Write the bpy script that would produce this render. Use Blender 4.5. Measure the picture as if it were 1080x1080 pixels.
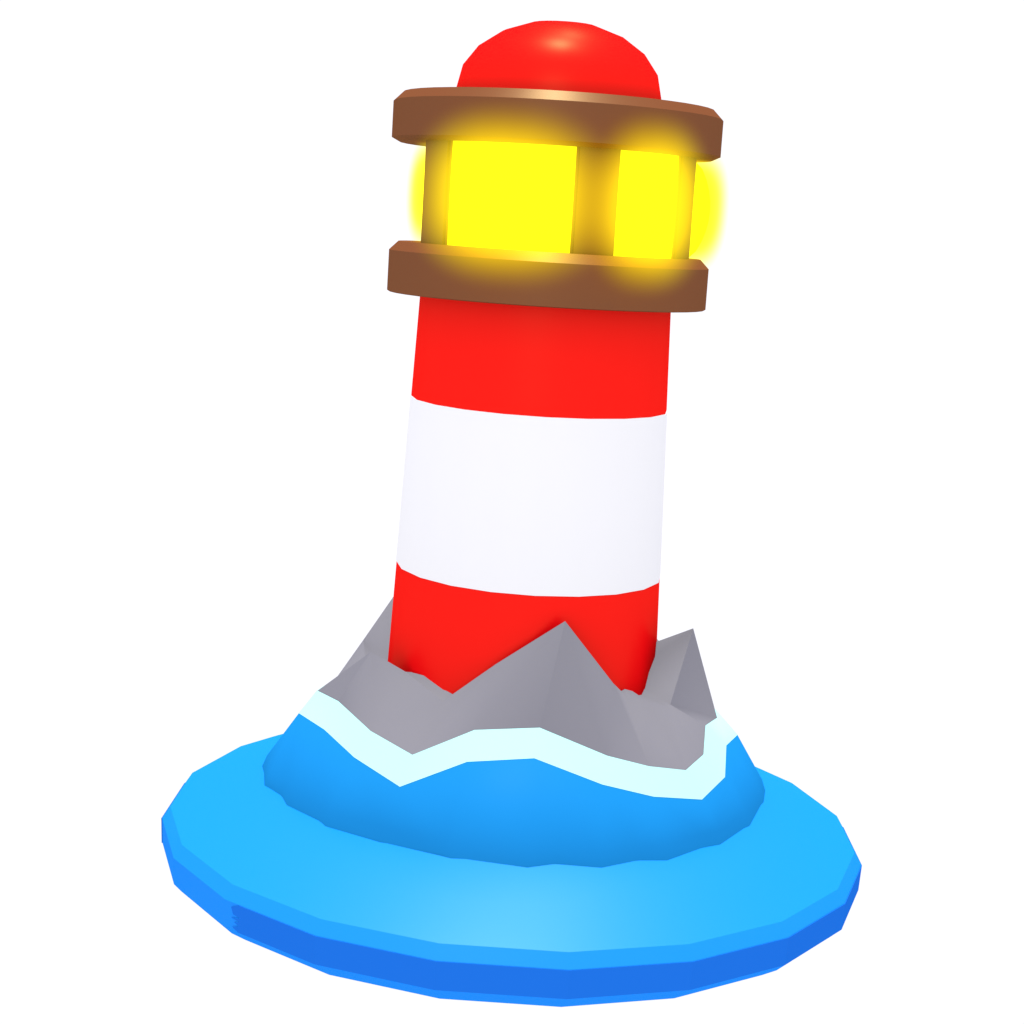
import bpy, bmesh, math
from mathutils import Vector, Matrix

S = bpy.context.scene
COL = S.collection
for o in list(bpy.data.objects):
    bpy.data.objects.remove(o)
PI = math.pi
R = math.radians

# ------------------------------------------------------------------ camera
cam_d = bpy.data.cameras.new('camera')
cam = bpy.data.objects.new('camera', cam_d)
COL.objects.link(cam)
S.camera = cam
cam_d.sensor_width = 36.0
cam_d.lens = 36.0 * 1834.742 / 1080.0
cam_d.clip_start = 0.05
cam_d.clip_end = 500.0
RT = Vector((0.9978233, 0.02209591, 0.06213244))
UP = Vector((-0.06491283, 0.16310411, 0.98447111))
FW = Vector((-0.01161873, 0.9863614, -0.16418339))
cam.matrix_world = Matrix(((RT.x, UP.x, -FW.x, 0.0),
                           (RT.y, UP.y, -FW.y, -4.83110272),
                           (RT.z, UP.z, -FW.z, 1.71597905),
                           (0, 0, 0, 1)))

# ------------------------------------------------------------------ white surroundings
AMB = 1.11
world = bpy.data.worlds.new('World')
S.world = world
world.use_nodes = True
bg = world.node_tree.nodes['Background']
bg.inputs['Color'].default_value = (0.935, 0.935, 1.0, 1)
bg.inputs['Strength'].default_value = AMB

# ------------------------------------------------------------------ one lamp, high overhead and a little behind
DIST = 30.0
ELEV = R(93.0)                        # 90 is straight up, beyond it is behind the lighthouse
lamp_d = bpy.data.lights.new('overhead_lamp', 'AREA')
lamp_d.shape = 'DISK'
lamp_d.size = 3.0
lamp_d.energy = 3.0 * PI * DIST * DIST
lamp_d.color = (1.0, 0.97, 0.90)
lamp_d.use_shadow = False
lamp = bpy.data.objects.new('overhead_lamp', lamp_d)
COL.objects.link(lamp)
LDIR = Vector((-0.03, -math.cos(ELEV), math.sin(ELEV))).normalized()
lamp.location = LDIR * DIST + Vector((0, 0, 1))
lamp.rotation_euler = LDIR.to_track_quat('Z', 'Y').to_euler()

# added weak broad fill in front, a little left, shaping the rock faces
fill_d = bpy.data.lights.new('added_front_fill', 'AREA')
fill_d.shape = 'DISK'
fill_d.size = 14.0
fill_d.energy = 0.40 * PI * DIST * DIST
fill_d.color = (1.0, 0.97, 0.90)
fill_d.use_shadow = False
fill = bpy.data.objects.new('added_front_fill', fill_d)
COL.objects.link(fill)
FDIR = Vector((-0.12, -0.90, 0.38)).normalized()
fill.location = FDIR * DIST + Vector((0, 0, 1))
fill.rotation_euler = FDIR.to_track_quat('Z', 'Y').to_euler()

# added unseen weak light high behind, which draws the sheen on the sea disc
back_d = bpy.data.lights.new('added_back_light', 'AREA')
back_d.shape = 'DISK'
back_d.size = 3.0
back_d.energy = 0.85 * PI * DIST * DIST
back_d.color = (1.0, 0.97, 0.90)
back_d.use_shadow = False
back = bpy.data.objects.new('added_back_light', back_d)
COL.objects.link(back)
BDIR = Vector((0.06, math.sin(R(26.0)), math.cos(R(26.0)))).normalized()
back.location = BDIR * DIST + Vector((0, 0, 1))
back.rotation_euler = BDIR.to_track_quat('Z', 'Y').to_euler()

S.view_settings.view_transform = 'Standard'
S.view_settings.look = 'None'
S.view_settings.exposure = 0
S.view_settings.gamma = 1
S.view_settings.use_curve_mapping = False
S.render.film_transparent = False

# ------------------------------------------------------------------ materials
def paint(name, rgb, gloss=0.012, rough=0.30, tint=(1, 1, 1)):
    m = bpy.data.materials.new(name)
    m.use_nodes = True
    nt = m.node_tree
    nt.nodes.clear()
    out = nt.nodes.new('ShaderNodeOutputMaterial')
    mix = nt.nodes.new('ShaderNodeMixShader')
    dif = nt.nodes.new('ShaderNodeBsdfDiffuse')
    glo = nt.nodes.new('ShaderNodeBsdfAnisotropic')
    dif.inputs['Color'].default_value = (*rgb, 1)
    glo.inputs['Color'].default_value = (*tint, 1)
    glo.inputs['Roughness'].default_value = rough
    mix.inputs[0].default_value = gloss
    nt.links.new(dif.outputs[0], mix.inputs[1])
    nt.links.new(glo.outputs[0], mix.inputs[2])
    nt.links.new(mix.outputs[0], out.inputs['Surface'])
    return m

M_RED = paint('red_paint', (0.95, 0.0, 0.004), 0.027, 0.375, (1.0, 0.58, 0.24))
M_WHITE = paint('white_paint', (0.86, 0.86, 0.875), 0.01, 0.4)
M_BROWN = paint('brown_wood_paint', (0.155, 0.041, 0.015), 0.050, 0.40, (1.0, 0.78, 0.42))
M_SEA = paint('bright_sea_blue', (0.0, 0.238, 0.92), 0.030, 0.44, (0.66, 0.88, 1.0))
M_RIM = paint('deep_blue', (0.008, 0.152, 0.68), 0.006, 0.42)
M_WAVE = paint('wave_blue', (0.008, 0.208, 0.56), 0.002, 0.5)
M_FOAM = paint('foam_white', (0.42, 0.76, 0.78), 0.01, 0.5)
M_ROCK = paint('grey_rock', (0.200, 0.198, 0.232), 0.004, 0.5)

M_LIGHT = bpy.data.materials.new('lit_yellow_glass')
M_LIGHT.use_nodes = True
nt = M_LIGHT.node_tree
nt.nodes.clear()
_o = nt.nodes.new('ShaderNodeOutputMaterial')
_e = nt.nodes.new('ShaderNodeEmission')
_e.inputs['Color'].default_value = (1.0, 1.0, 0.008, 1)
_e.inputs['Strength'].default_value = 1.15
nt.links.new(_e.outputs[0], _o.inputs['Surface'])


def glow_material(half_w, half_h, glow_r, reach, strength):
    """self-emitting volume imitating bloom round one pane: densest at the pane, fading to nothing"""
    m = bpy.data.materials.new('yellow_glow')
    m.use_nodes = True
    nt = m.node_tree
    nt.nodes.clear()
    N, L = nt.nodes.new, nt.links.new
    out = N('ShaderNodeOutputMaterial')
    tc = N('ShaderNodeTexCoord')
    sep = N('ShaderNodeSeparateXYZ')
    L(tc.outputs['Object'], sep.inputs[0])

    def ma(op, a, b=None, clamp=False):
        n = N('ShaderNodeMath')
        n.operation = op
        n.use_clamp = clamp
        for i, v in enumerate((a, b)):
            if v is None:
                continue
            if isinstance(v, (int, float)):
                n.inputs[i].default_value = v
            else:
                L(v, n.inputs[i])
        return n.outputs[0]
    # object origin sits on the tower's axis: bend the coordinates round it
    rad = ma('SQRT', ma('ADD', ma('POWER', sep.outputs['X'], 2.0), ma('POWER', sep.outputs['Y'], 2.0)))
    arc = ma('MULTIPLY', ma('ARCTAN2', sep.outputs['X'], ma('MULTIPLY', sep.outputs['Y'], -1.0)), 0.385)
    dz = ma('ABSOLUTE', sep.outputs['Z'])
    dy = ma('ABSOLUTE', ma('SUBTRACT', rad, glow_r))
    dx = ma('ABSOLUTE', arc)
    P = 2.4
    q = ma('ADD', ma('ADD', ma('POWER', ma('DIVIDE', dx, half_w + reach[0]), P),
                     ma('POWER', ma('DIVIDE', dz, half_h + reach[2]), P)),
           ma('POWER', ma('DIVIDE', dy, reach[1]), P))
    fall = ma('DIVIDE', ma('SUBTRACT', 1.0, ma('POWER', q, 1.0 / P)), 0.45, True)
    den = ma('MULTIPLY', ma('POWER', fall, 2.0), strength)
    em = N('ShaderNodeEmission')
    em.inputs['Color'].default_value = (1.0, 0.74, 0.03, 1)
    L(den, em.inputs['Strength'])
    ab = N('ShaderNodeVolumeAbsorption')
    ab.inputs['Color'].default_value = (0.93, 0.95, 0.0, 1)
    L(ma('MULTIPLY', den, 2.2), ab.inputs['Density'])
    add = N('ShaderNodeAddShader')
    L(em.outputs[0], add.inputs[0])
    L(ab.outputs[0], add.inputs[1])
    L(add.outputs[0], out.inputs['Volume'])
    return m


# ------------------------------------------------------------------ mesh helpers
def cyl(az, r, z):
    """azimuth in degrees (0 = towards the viewer, 90 = right), radius, height"""
    a = R(az)
    return Vector((r * math.sin(a), -r * math.cos(a), z))


def finish(name, bm, mat, parent, smooth_deg=None):
    bmesh.ops.recalc_face_normals(bm, faces=bm.faces)
    me = bpy.data.meshes.new(name)
    bm.to_mesh(me)
    bm.free()
    if smooth_deg is not None:
        for p in me.polygons:
            p.use_smooth = True
        me.set_sharp_from_angle(angle=R(smooth_deg))
    me.materials.append(mat)
    o = bpy.data.objects.new(name, me)
    COL.objects.link(o)
    if parent:
        o.parent = parent
    return o


def lathe(profile, n, off=0.0, cap_bottom=True, cap_top=True):
    """profile [(r, z)...] from bottom to top; r == 0 makes a pole"""
    bm = bmesh.new()
    rings = []
    for r, z in profile:
        if r < 1e-6:
            rings.append([bm.verts.new((0, 0, z))])
        else:
            rings.append([bm.verts.new(cyl(off + 360.0 * i / n, r, z)) for i in range(n)])
    for a, b in zip(rings[:-1], rings[1:]):
        for i in range(n):
            j = (i + 1) % n
            if len(a) == 1:
                bm.faces.new((a[0], b[j], b[i]))
            elif len(b) == 1:
                bm.faces.new((a[i], a[j], b[0]))
            else:
                bm.faces.new((a[i], a[j], b[j], b[i]))
    if cap_bottom and len(rings[0]) > 1:
        bm.faces.new(rings[0][::-1])
    if cap_top and len(rings[-1]) > 1:
        bm.faces.new(rings[-1])
    return bm


def bridge(bm, A, B):
    """join two closed rings of (azimuth, vert), sorted by azimuth, with triangles"""
    na, nb = len(A), len(B)
    # start with the B vertex nearest in azimuth to A[0]
    d = lambda x, y: (x - y + 180) % 360 - 180
    k = min(range(nb), key=lambda j: abs(d(B[j][0], A[0][0])))
    ua = [A[0][0]]
    for i in range(1, na + 1):
        ua.append(ua[-1] + ((A[i % na][0] - A[i - 1][0]) % 360))
    ub = [A[0][0] + d(B[k][0], A[0][0])]
    for j in range(1, nb + 1):
        ub.append(ub[-1] + ((B[(k + j) % nb][0] - B[(k + j - 1) % nb][0]) % 360))
    i = j = 0
    while i < na or j < nb:
        if j >= nb or (i < na and ua[i + 1] <= ub[j + 1]):
            bm.faces.new((A[i % na][1], A[(i + 1) % na][1], B[(k + j) % nb][1]))
            i += 1
        else:
            bm.faces.new((A[i % na][1], B[(k + j + 1) % nb][1], B[(k + j) % nb][1]))
            j += 1


def ring(bm, pts):
    return [(a, bm.verts.new(cyl(a, r, z))) for a, r, z in pts]


# ------------------------------------------------------------------ the toy
toy = bpy.data.objects.new('toy_lighthouse', None)
COL.objects.link(toy)
toy['label'] = 'cartoon lighthouse with red and white tower, glowing yellow lantern and round blue sea base'
toy['category'] = 'lighthouse'

# --- sea base: a bright blue twenty-sided disc, its top a shallow cone, with a darker band round most of its rim
base = finish('sea_disc', lathe([(0.93, -0.125), (0.973, -0.0965), (0.9945, -0.0732), (0.9975, 0.0), (0.976, 0.0345),
                                 (0.85, 0.092), (0.72, 0.136), (0.50, 0.19)], 20, 9.0), M_SEA, toy, 28)


def rimpt(az, z, d):
    # on the flat facet between two corners of the twenty-sided rim
    k = math.floor((az - 9.0) / 18.0 + 1e-6)
    mid = 9.0 + 18.0 * k + 9.0
    r = 0.9975 + d + 0.003 * z / 0.0732
    return cyl(az, r * math.cos(R(9.0)) / math.cos(R(az - mid)), z)


bm = bmesh.new()
ZB, ZT = -0.0735, -0.0005
facets = []
for k in range(-2, 15):
    a0, a1 = 9.0 + 18.0 * k, 9.0 + 18.0 * (k + 1) - 0.001
    facets.append([(a0, ZB), (a1, ZB), (a1, ZT), (a0, ZT)])
# ragged end of the band at the front left, and its tapering end at the far left
facets.append([(-42.2, ZB), (-27.001, ZB), (-27.001, ZT), (-42.0, ZT), (-43.6, -0.012), (-43.2, -0.030), (-41.6, -0.034),
               (-43.6, -0.040), (-41.8, -0.044), (-43.0, -0.050), (-42.0, -0.056), (-43.4, -0.064)])
facets.append([(-99.0, ZB), (-90.0, ZB), (-86.0, -0.030), (-81.001, -0.006), (-81.001, ZT), (-99.0, ZT)])
for st in facets:
    out = [bm.verts.new(rimpt(a, z, 0.0024)) for a, z in st]
    inn_ = [bm.verts.new(rimpt(a, z, -0.004)) for a, z in st]
    bm.faces.new(out)
    bm.faces.new(inn_[::-1])
    for i in range(len(st)):
        j = (i + 1) % len(st)
        bm.faces.new((out[i], out[j], inn_[j], inn_[i]))
finish('rim_band', bm, M_RIM, base)

# --- mound: wave, foam, rock.  Rings are (azimuth, radius, height)
BASE = [(-87.6, .733, .121), (-73.6, .727, .123), (-64.8, .705, .131), (-58.8, .713, .129), (-46.6, .702, .132),
        (-43.3, .710, .130), (-28.3, .699, .134), (-14.3, .699, .134), (-12.1, .705, .131), (3.7, .712, .129),
        (9.6, .697, .134), (19.0, .714, .128), (28.4, .702, .132), (34.3, .716, .127), (47.2, .706, .131),
        (50.9, .713, .128), (66.0, .711, .129), (84.3, .718, .127), (94.7, .738, .120), (113, .715, .128),
        (126, .70, .132), (140, .712, .128), (158, .70, .132), (172, .715, .128), (190, .702, .131),
        (207, .715, .128), (222, .703, .131), (238, .715, .128), (254, .722, .125)]
FB = [(-87.6, .629, .295), (-60.9, .598, .332), (-43.3, .616, .310), (-27.0, .641, .280), (-12.4, .579, .356),
      (4.7, .560, .375), (21.5, .608, .320), (34.2, .637, .284), (48.6, .657, .254), (61.4, .642, .279),
      (73.3, .602, .327), (96.0, .640, .290), (118, .60, .335), (140, .63, .295), (165, .585, .35),
      (190, .63, .295), (215, .60, .335), (240, .62, .30), (258, .615, .31)]
FT = [(-108.0, .580, .345), (-96.4, .594, .337), (-66.2, .544, .392), (-43.3, .565, .371), (-27.2, .585, .348), (-12.5, .517, .421),
      (6.3, .502, .437), (24.6, .559, .377), (35.9, .587, .346), (47.6, .607, .321), (57.8, .593, .339),
      (68.7, .551, .386), (83.0, .563, .373), (102, .585, .345), (122, .545, .40), (143, .58, .36),
      (166, .53, .415), (190, .58, .36), (214, .545, .40), (238, .565, .37)]
srt = lambda L: sorted(L, key=lambda q: q[0] % 360)
BASE, FB, FT = srt(BASE), srt(FB), srt(FT)

bm = bmesh.new()
r0 = ring(bm, [(a, r - .05, z - .075) for a, r, z in BASE])
r1 = ring(bm, [(a, r + .002, z - .006) for a, r, z in BASE])
r1b = ring(bm, [(a, r - .0055, z + .012) for a, r, z in BASE])
r1c = ring(bm, [(a, r - .017, z + .042) for a, r, z in BASE])
r2 = ring(bm, FB)
r3 = ring(bm, [(a, r - .05, z + .0) for a, r, z in FB])
bridge(bm, r0, r1); bridge(bm, r1, r1b); bridge(bm, r1b, r1c); bridge(bm, r1c, r2); bridge(bm, r2, r3)
bm.faces.new([v for _, v in r3]); bm.faces.new([v for _, v in r0][::-1])
wave = finish('wave', bm, M_WAVE, toy, 70)

bm = bmesh.new()
f1 = ring(bm, [(a, r + .0015, z - .001) for a, r, z in FB])
f2 = ring(bm, [(a, r + .0015, z + .001) for a, r, z in FT])
f3 = ring(bm, [(a, r - .04, z - .01) for a, r, z in FT])
f4 = ring(bm, [(a, r - .06, z - .02) for a, r, z in FB])
bridge(bm, f1, f2); bridge(bm, f2, f3); bridge(bm, f3, f4); bridge(bm, f4, f1)
finish('foam', bm, M_FOAM, wave, 60)

# rock: for every point of the foam's upper edge, a ridge point and a point at the tower
ROCK = {-108.0: ((-101, .475, .492), (-100, .35, .44)),
        -96.4: ((-84, .440, .420), (-86, .35, .37)),
        -66.2: ((-61.5, .471, .539), (-68, .35, .44)),
        -43.3: ((-51, .405, .497), (-53, .35, .485)),
        -27.2: ((-29.5, .415, .452), (-33, .35, .490)),
        -12.5: ((-10, .402, .571), (-12, .35, .45)),
        6.3: ((14.7, .410, .699), (13, .35, .50)),
        24.6: ((31.5, .462, .540), (36, .35, .46)),
        35.9: ((41, .425, .491), (44, .35, .475)),
        47.6: ((52, .430, .462), (54, .35, .487)),
        57.8: ((56.5, .480, .450), (63, .35, .460)),
        68.7: ((59.0, .476, .452), (67, .35, .475)),
        83.0: ((73.5, .484, .643), (77, .35, .52)),
        102: ((92, .415, .553), (92, .35, .55)),
        122: ((118, .45, .52), (118, .35, .52)),
        143: ((141, .465, .66), (141, .35, .58)),
        166: ((165, .43, .50), (165, .35, .50)),
        190: ((190, .44, .55), (190, .35, .52)),
        214: ((212, .44, .49), (212, .35, .49)),
        238: ((236, .455, .625), (236, .35, .60))}
bm = bmesh.new()
low = [bm.verts.new(cyl(a, r - .03, z - .06)) for a, r, z in FT]
foot = [bm.verts.new(cyl(a, r, z)) for a, r, z in FT]
rid = [bm.verts.new(cyl(*ROCK[a][0])) for a, r, z in FT]
inn = [bm.verts.new(cyl(*ROCK[a][1])) for a, r, z in FT]
n = len(FT)
FT_AZ = [q[0] for q in FT]
FLIP = {-66.2, 6.3, 24.6, 68.7}
for i in range(n):
    j = (i + 1) % n
    bm.faces.new((low[i], low[j], foot[j])); bm.faces.new((low[i], foot[j], foot[i]))
    for A, B in ((foot, rid), (rid, inn)):
        if FT[i][0] in FLIP:
            bm.faces.new((A[i], A[j], B[i])); bm.faces.new((A[j], B[j], B[i]))
        else:
            bm.faces.new((A[i], A[j], B[j])); bm.faces.new((A[i], B[j], B[i]))
bm.faces.new(low[::-1]); bm.faces.new(inn)
keys = [(foot[FT_AZ.index(a)].co.copy(), rid[FT_AZ.index(a)].co.copy()) for a in (6.3, -66.2, 68.7, 143, 238)]
keys += [(foot[FT_AZ.index(-96.4)].co.copy(), rid[FT_AZ.index(-66.2)].co.copy())]
keys += [(foot[i].co.copy(), foot[(i + 1) % n].co.copy()) for i in range(n)]
keys += [(rid[FT_AZ.index(68.7)].co.copy(), rid[FT_AZ.index(83.0)].co.copy())]
keys += [(rid[i].co.copy(), rid[(i + 1) % n].co.copy()) for i in range(n) if FT[i][0] in (-66.2, -43.3, -27.2, -12.5, 6.3, 24.6, 83.0, 143, 214, 238)]
rock = finish('rock', bm, M_ROCK, toy, 180)
me = rock.data
at = me.attributes.get('sharp_edge') or me.attributes.new('sharp_edge', 'BOOLEAN', 'EDGE')
for e in me.edges:
    p, q = me.vertices[e.vertices[0]].co, me.vertices[e.vertices[1]].co
    if any(((p - a).length + (q - b).length < 1e-4) or ((p - b).length + (q - a).length < 1e-4) for a, b in keys):
        at.data[e.index].value = True

# --- tower: red shaft with one white band round it
def rt(z):
    return 0.3735 - (z - 0.7561) * 0.0350
tower = finish('tower', lathe([(rt(0.20), 0.20), (rt(0.7561), 0.7561), (rt(1.2246), 1.2246), (rt(1.514), 1.514)], 20, 3.3),
               M_RED, toy, 40)
bm = lathe([(rt(0.7561) - .02, 0.7561), (rt(0.7561) + .0015, 0.7561), (rt(1.2246) + .0015, 1.2246), (rt(1.2246) - .02, 1.2246)],
           20, 3.3, False, False)
finish('white_band', bm, M_WHITE, tower, 40)

# --- the two brown galleries
def gallery(z0, z1, r, ch_low, ch_top):
    return finish('gallery', lathe([(r - ch_low, z0 - ch_low * .5), (r, z0), (r, z1), (r - ch_top, z1 + ch_top)], 40, 4.5), M_BROWN, toy, 30)
gallery(1.512, 1.622, 0.4384, 0.004, 0.0245)
gallery(1.9217, 2.018, 0.4462, 0.02, 0.0245)

# --- posts between the panes
ZP0, ZP1 = 1.640, 1.914
for az in (-53.0, 16.6, 66.3, 125.0, 187.0, 240.0):
    bm = bmesh.new()
    c, t = cyl(az, 1, 0), cyl(az + 90, 1, 0)
    w, ra, rb = 0.0575, 0.30, 0.387
    vs = []
    for z in (ZP0, ZP1):
        for rr, s in ((ra, -1), (ra, 1), (rb, 1), (rb, -1)):
            vs.append(bm.verts.new(c * rr + t * (w * s) + Vector((0, 0, z))))
    for f in ((0, 1, 2, 3), (7, 6, 5, 4), (0, 4, 5, 1), (1, 5, 6, 2), (2, 6, 7, 3), (3, 7, 4, 0)):
        bm.faces.new([vs[k] for k in f])
    bmesh.ops.recalc_face_normals(bm, faces=bm.faces)
    bmesh.ops.bevel(bm, geom=[e for e in bm.edges if abs(e.verts[0].co.z - e.verts[1].co.z) > .1], offset=0.006, segments=2, affect='EDGES')
    finish('post', bm, M_BROWN, toy, 40)

# --- lit lantern panes, each with an emitting volume before it that imitates bloom
def pane(a0, a1, r_edge, bulge, glow_r, g0, g1, reach, strength):
    bm = bmesh.new()
    nu, nv = 14, 10
    grid = {}
    for side in (0, 1):
        for iu in range(nu + 1):
            for iv in range(nv + 1):
                u, v = iu / nu, iv / nv
                r = r_edge + bulge * (math.sin(PI * u) * math.sin(PI * v)) ** 0.6 - (0.03 if side else 0.0)
                grid[side, iu, iv] = bm.verts.new(cyl(a0 + (a1 - a0) * u, r, 1.640 + 0.277 * v))
    for side in (0, 1):
        for iu in range(nu):
            for iv in range(nv):
                bm.faces.new([grid[side, iu + x, iv + y] for x, y in ((0, 0), (1, 0), (1, 1), (0, 1))])
    for iu in range(nu):
        for iv in (0, nv):
            bm.faces.new((grid[0, iu, iv], grid[0, iu + 1, iv], grid[1, iu + 1, iv], grid[1, iu, iv]))
    for iv in range(nv):
        for iu in (0, nu):
            bm.faces.new((grid[0, iu, iv], grid[0, iu, iv + 1], grid[1, iu, iv + 1], grid[1, iu, iv]))
    p = finish('lantern_pane', bm, M_LIGHT, toy, 60)
    # glow: an added curved block of emission, imitating bloom round the pane
    bm = bmesh.new()
    am, hh = 0.5 * (g0 + g1), 0.137 + reach[2]
    half_w = R(0.5 * (g1 - g0)) * 0.385
    span = math.degrees((half_w + reach[0]) / 0.385)
    cols = []
    nk = 12
    for k in range(nk + 1):
        a = -span + 2 * span * k / nk
        cols.append([bm.verts.new(cyl(a, r, z)) for r, z in ((glow_r - reach[1] * .6, -hh), ((glow_r + reach[1]) * 1.01, -hh),
                                                             ((glow_r + reach[1]) * 1.01, hh), (glow_r - reach[1] * .6, hh))])
    for A, B in zip(cols[:-1], cols[1:]):
        for i in range(4):
            j = (i + 1) % 4
            bm.faces.new((A[i], A[j], B[j], B[i]))
    bm.faces.new(cols[0]); bm.faces.new(cols[-1][::-1])
    g = finish('glow', bm, glow_material(half_w, 0.137, glow_r, reach, strength), p)
    g.location = (0, 0, 1.7785)
    g.rotation_euler = (0, 0, R(am))
    return p

pane(-46.0, 9.5, 0.3795, 0.004, 0.475, -36, 8.0, (0.105, 0.09, 0.11), 9.5)
pane(23.5, 60.0, 0.3795, 0.004, 0.475, 23.0, 40.5, (0.105, 0.09, 0.11), 9.5)
pane(73.5, 117.0, 0.372, 0.062, 0.405, 80, 112, (0.05, 0.09, 0.055), 9.0)
pane(133.0, 179.0, 0.368, 0.010, 0.440, 138, 174, (0.09, 0.09, 0.10), 9.5)
pane(195.0, 232.0, 0.368, 0.010, 0.440, 200, 222, (0.07, 0.09, 0.10), 9.5)
pane(248.0, 299.0, 0.345, 0.008, 0.345, 262, 290, (0.05, 0.062, 0.03), 9.0)

# --- red dome
prof = []
for k in range(6):
    t = R(90.0 * k / 5)
    prof.append((0.279 * math.cos(t) if k < 5 else 0.0, 2.066 + 0.190 * math.sin(t)))
prof = [(0.279, 2.035)] + prof
finish('dome', lathe(prof, 20, 5.0), M_RED, toy, 45)

S.cycles.volume_step_rate = 0.5
S.cycles.max_bounces = 8
S.cycles.diffuse_bounces = 0
S.cycles.use_denoising = True
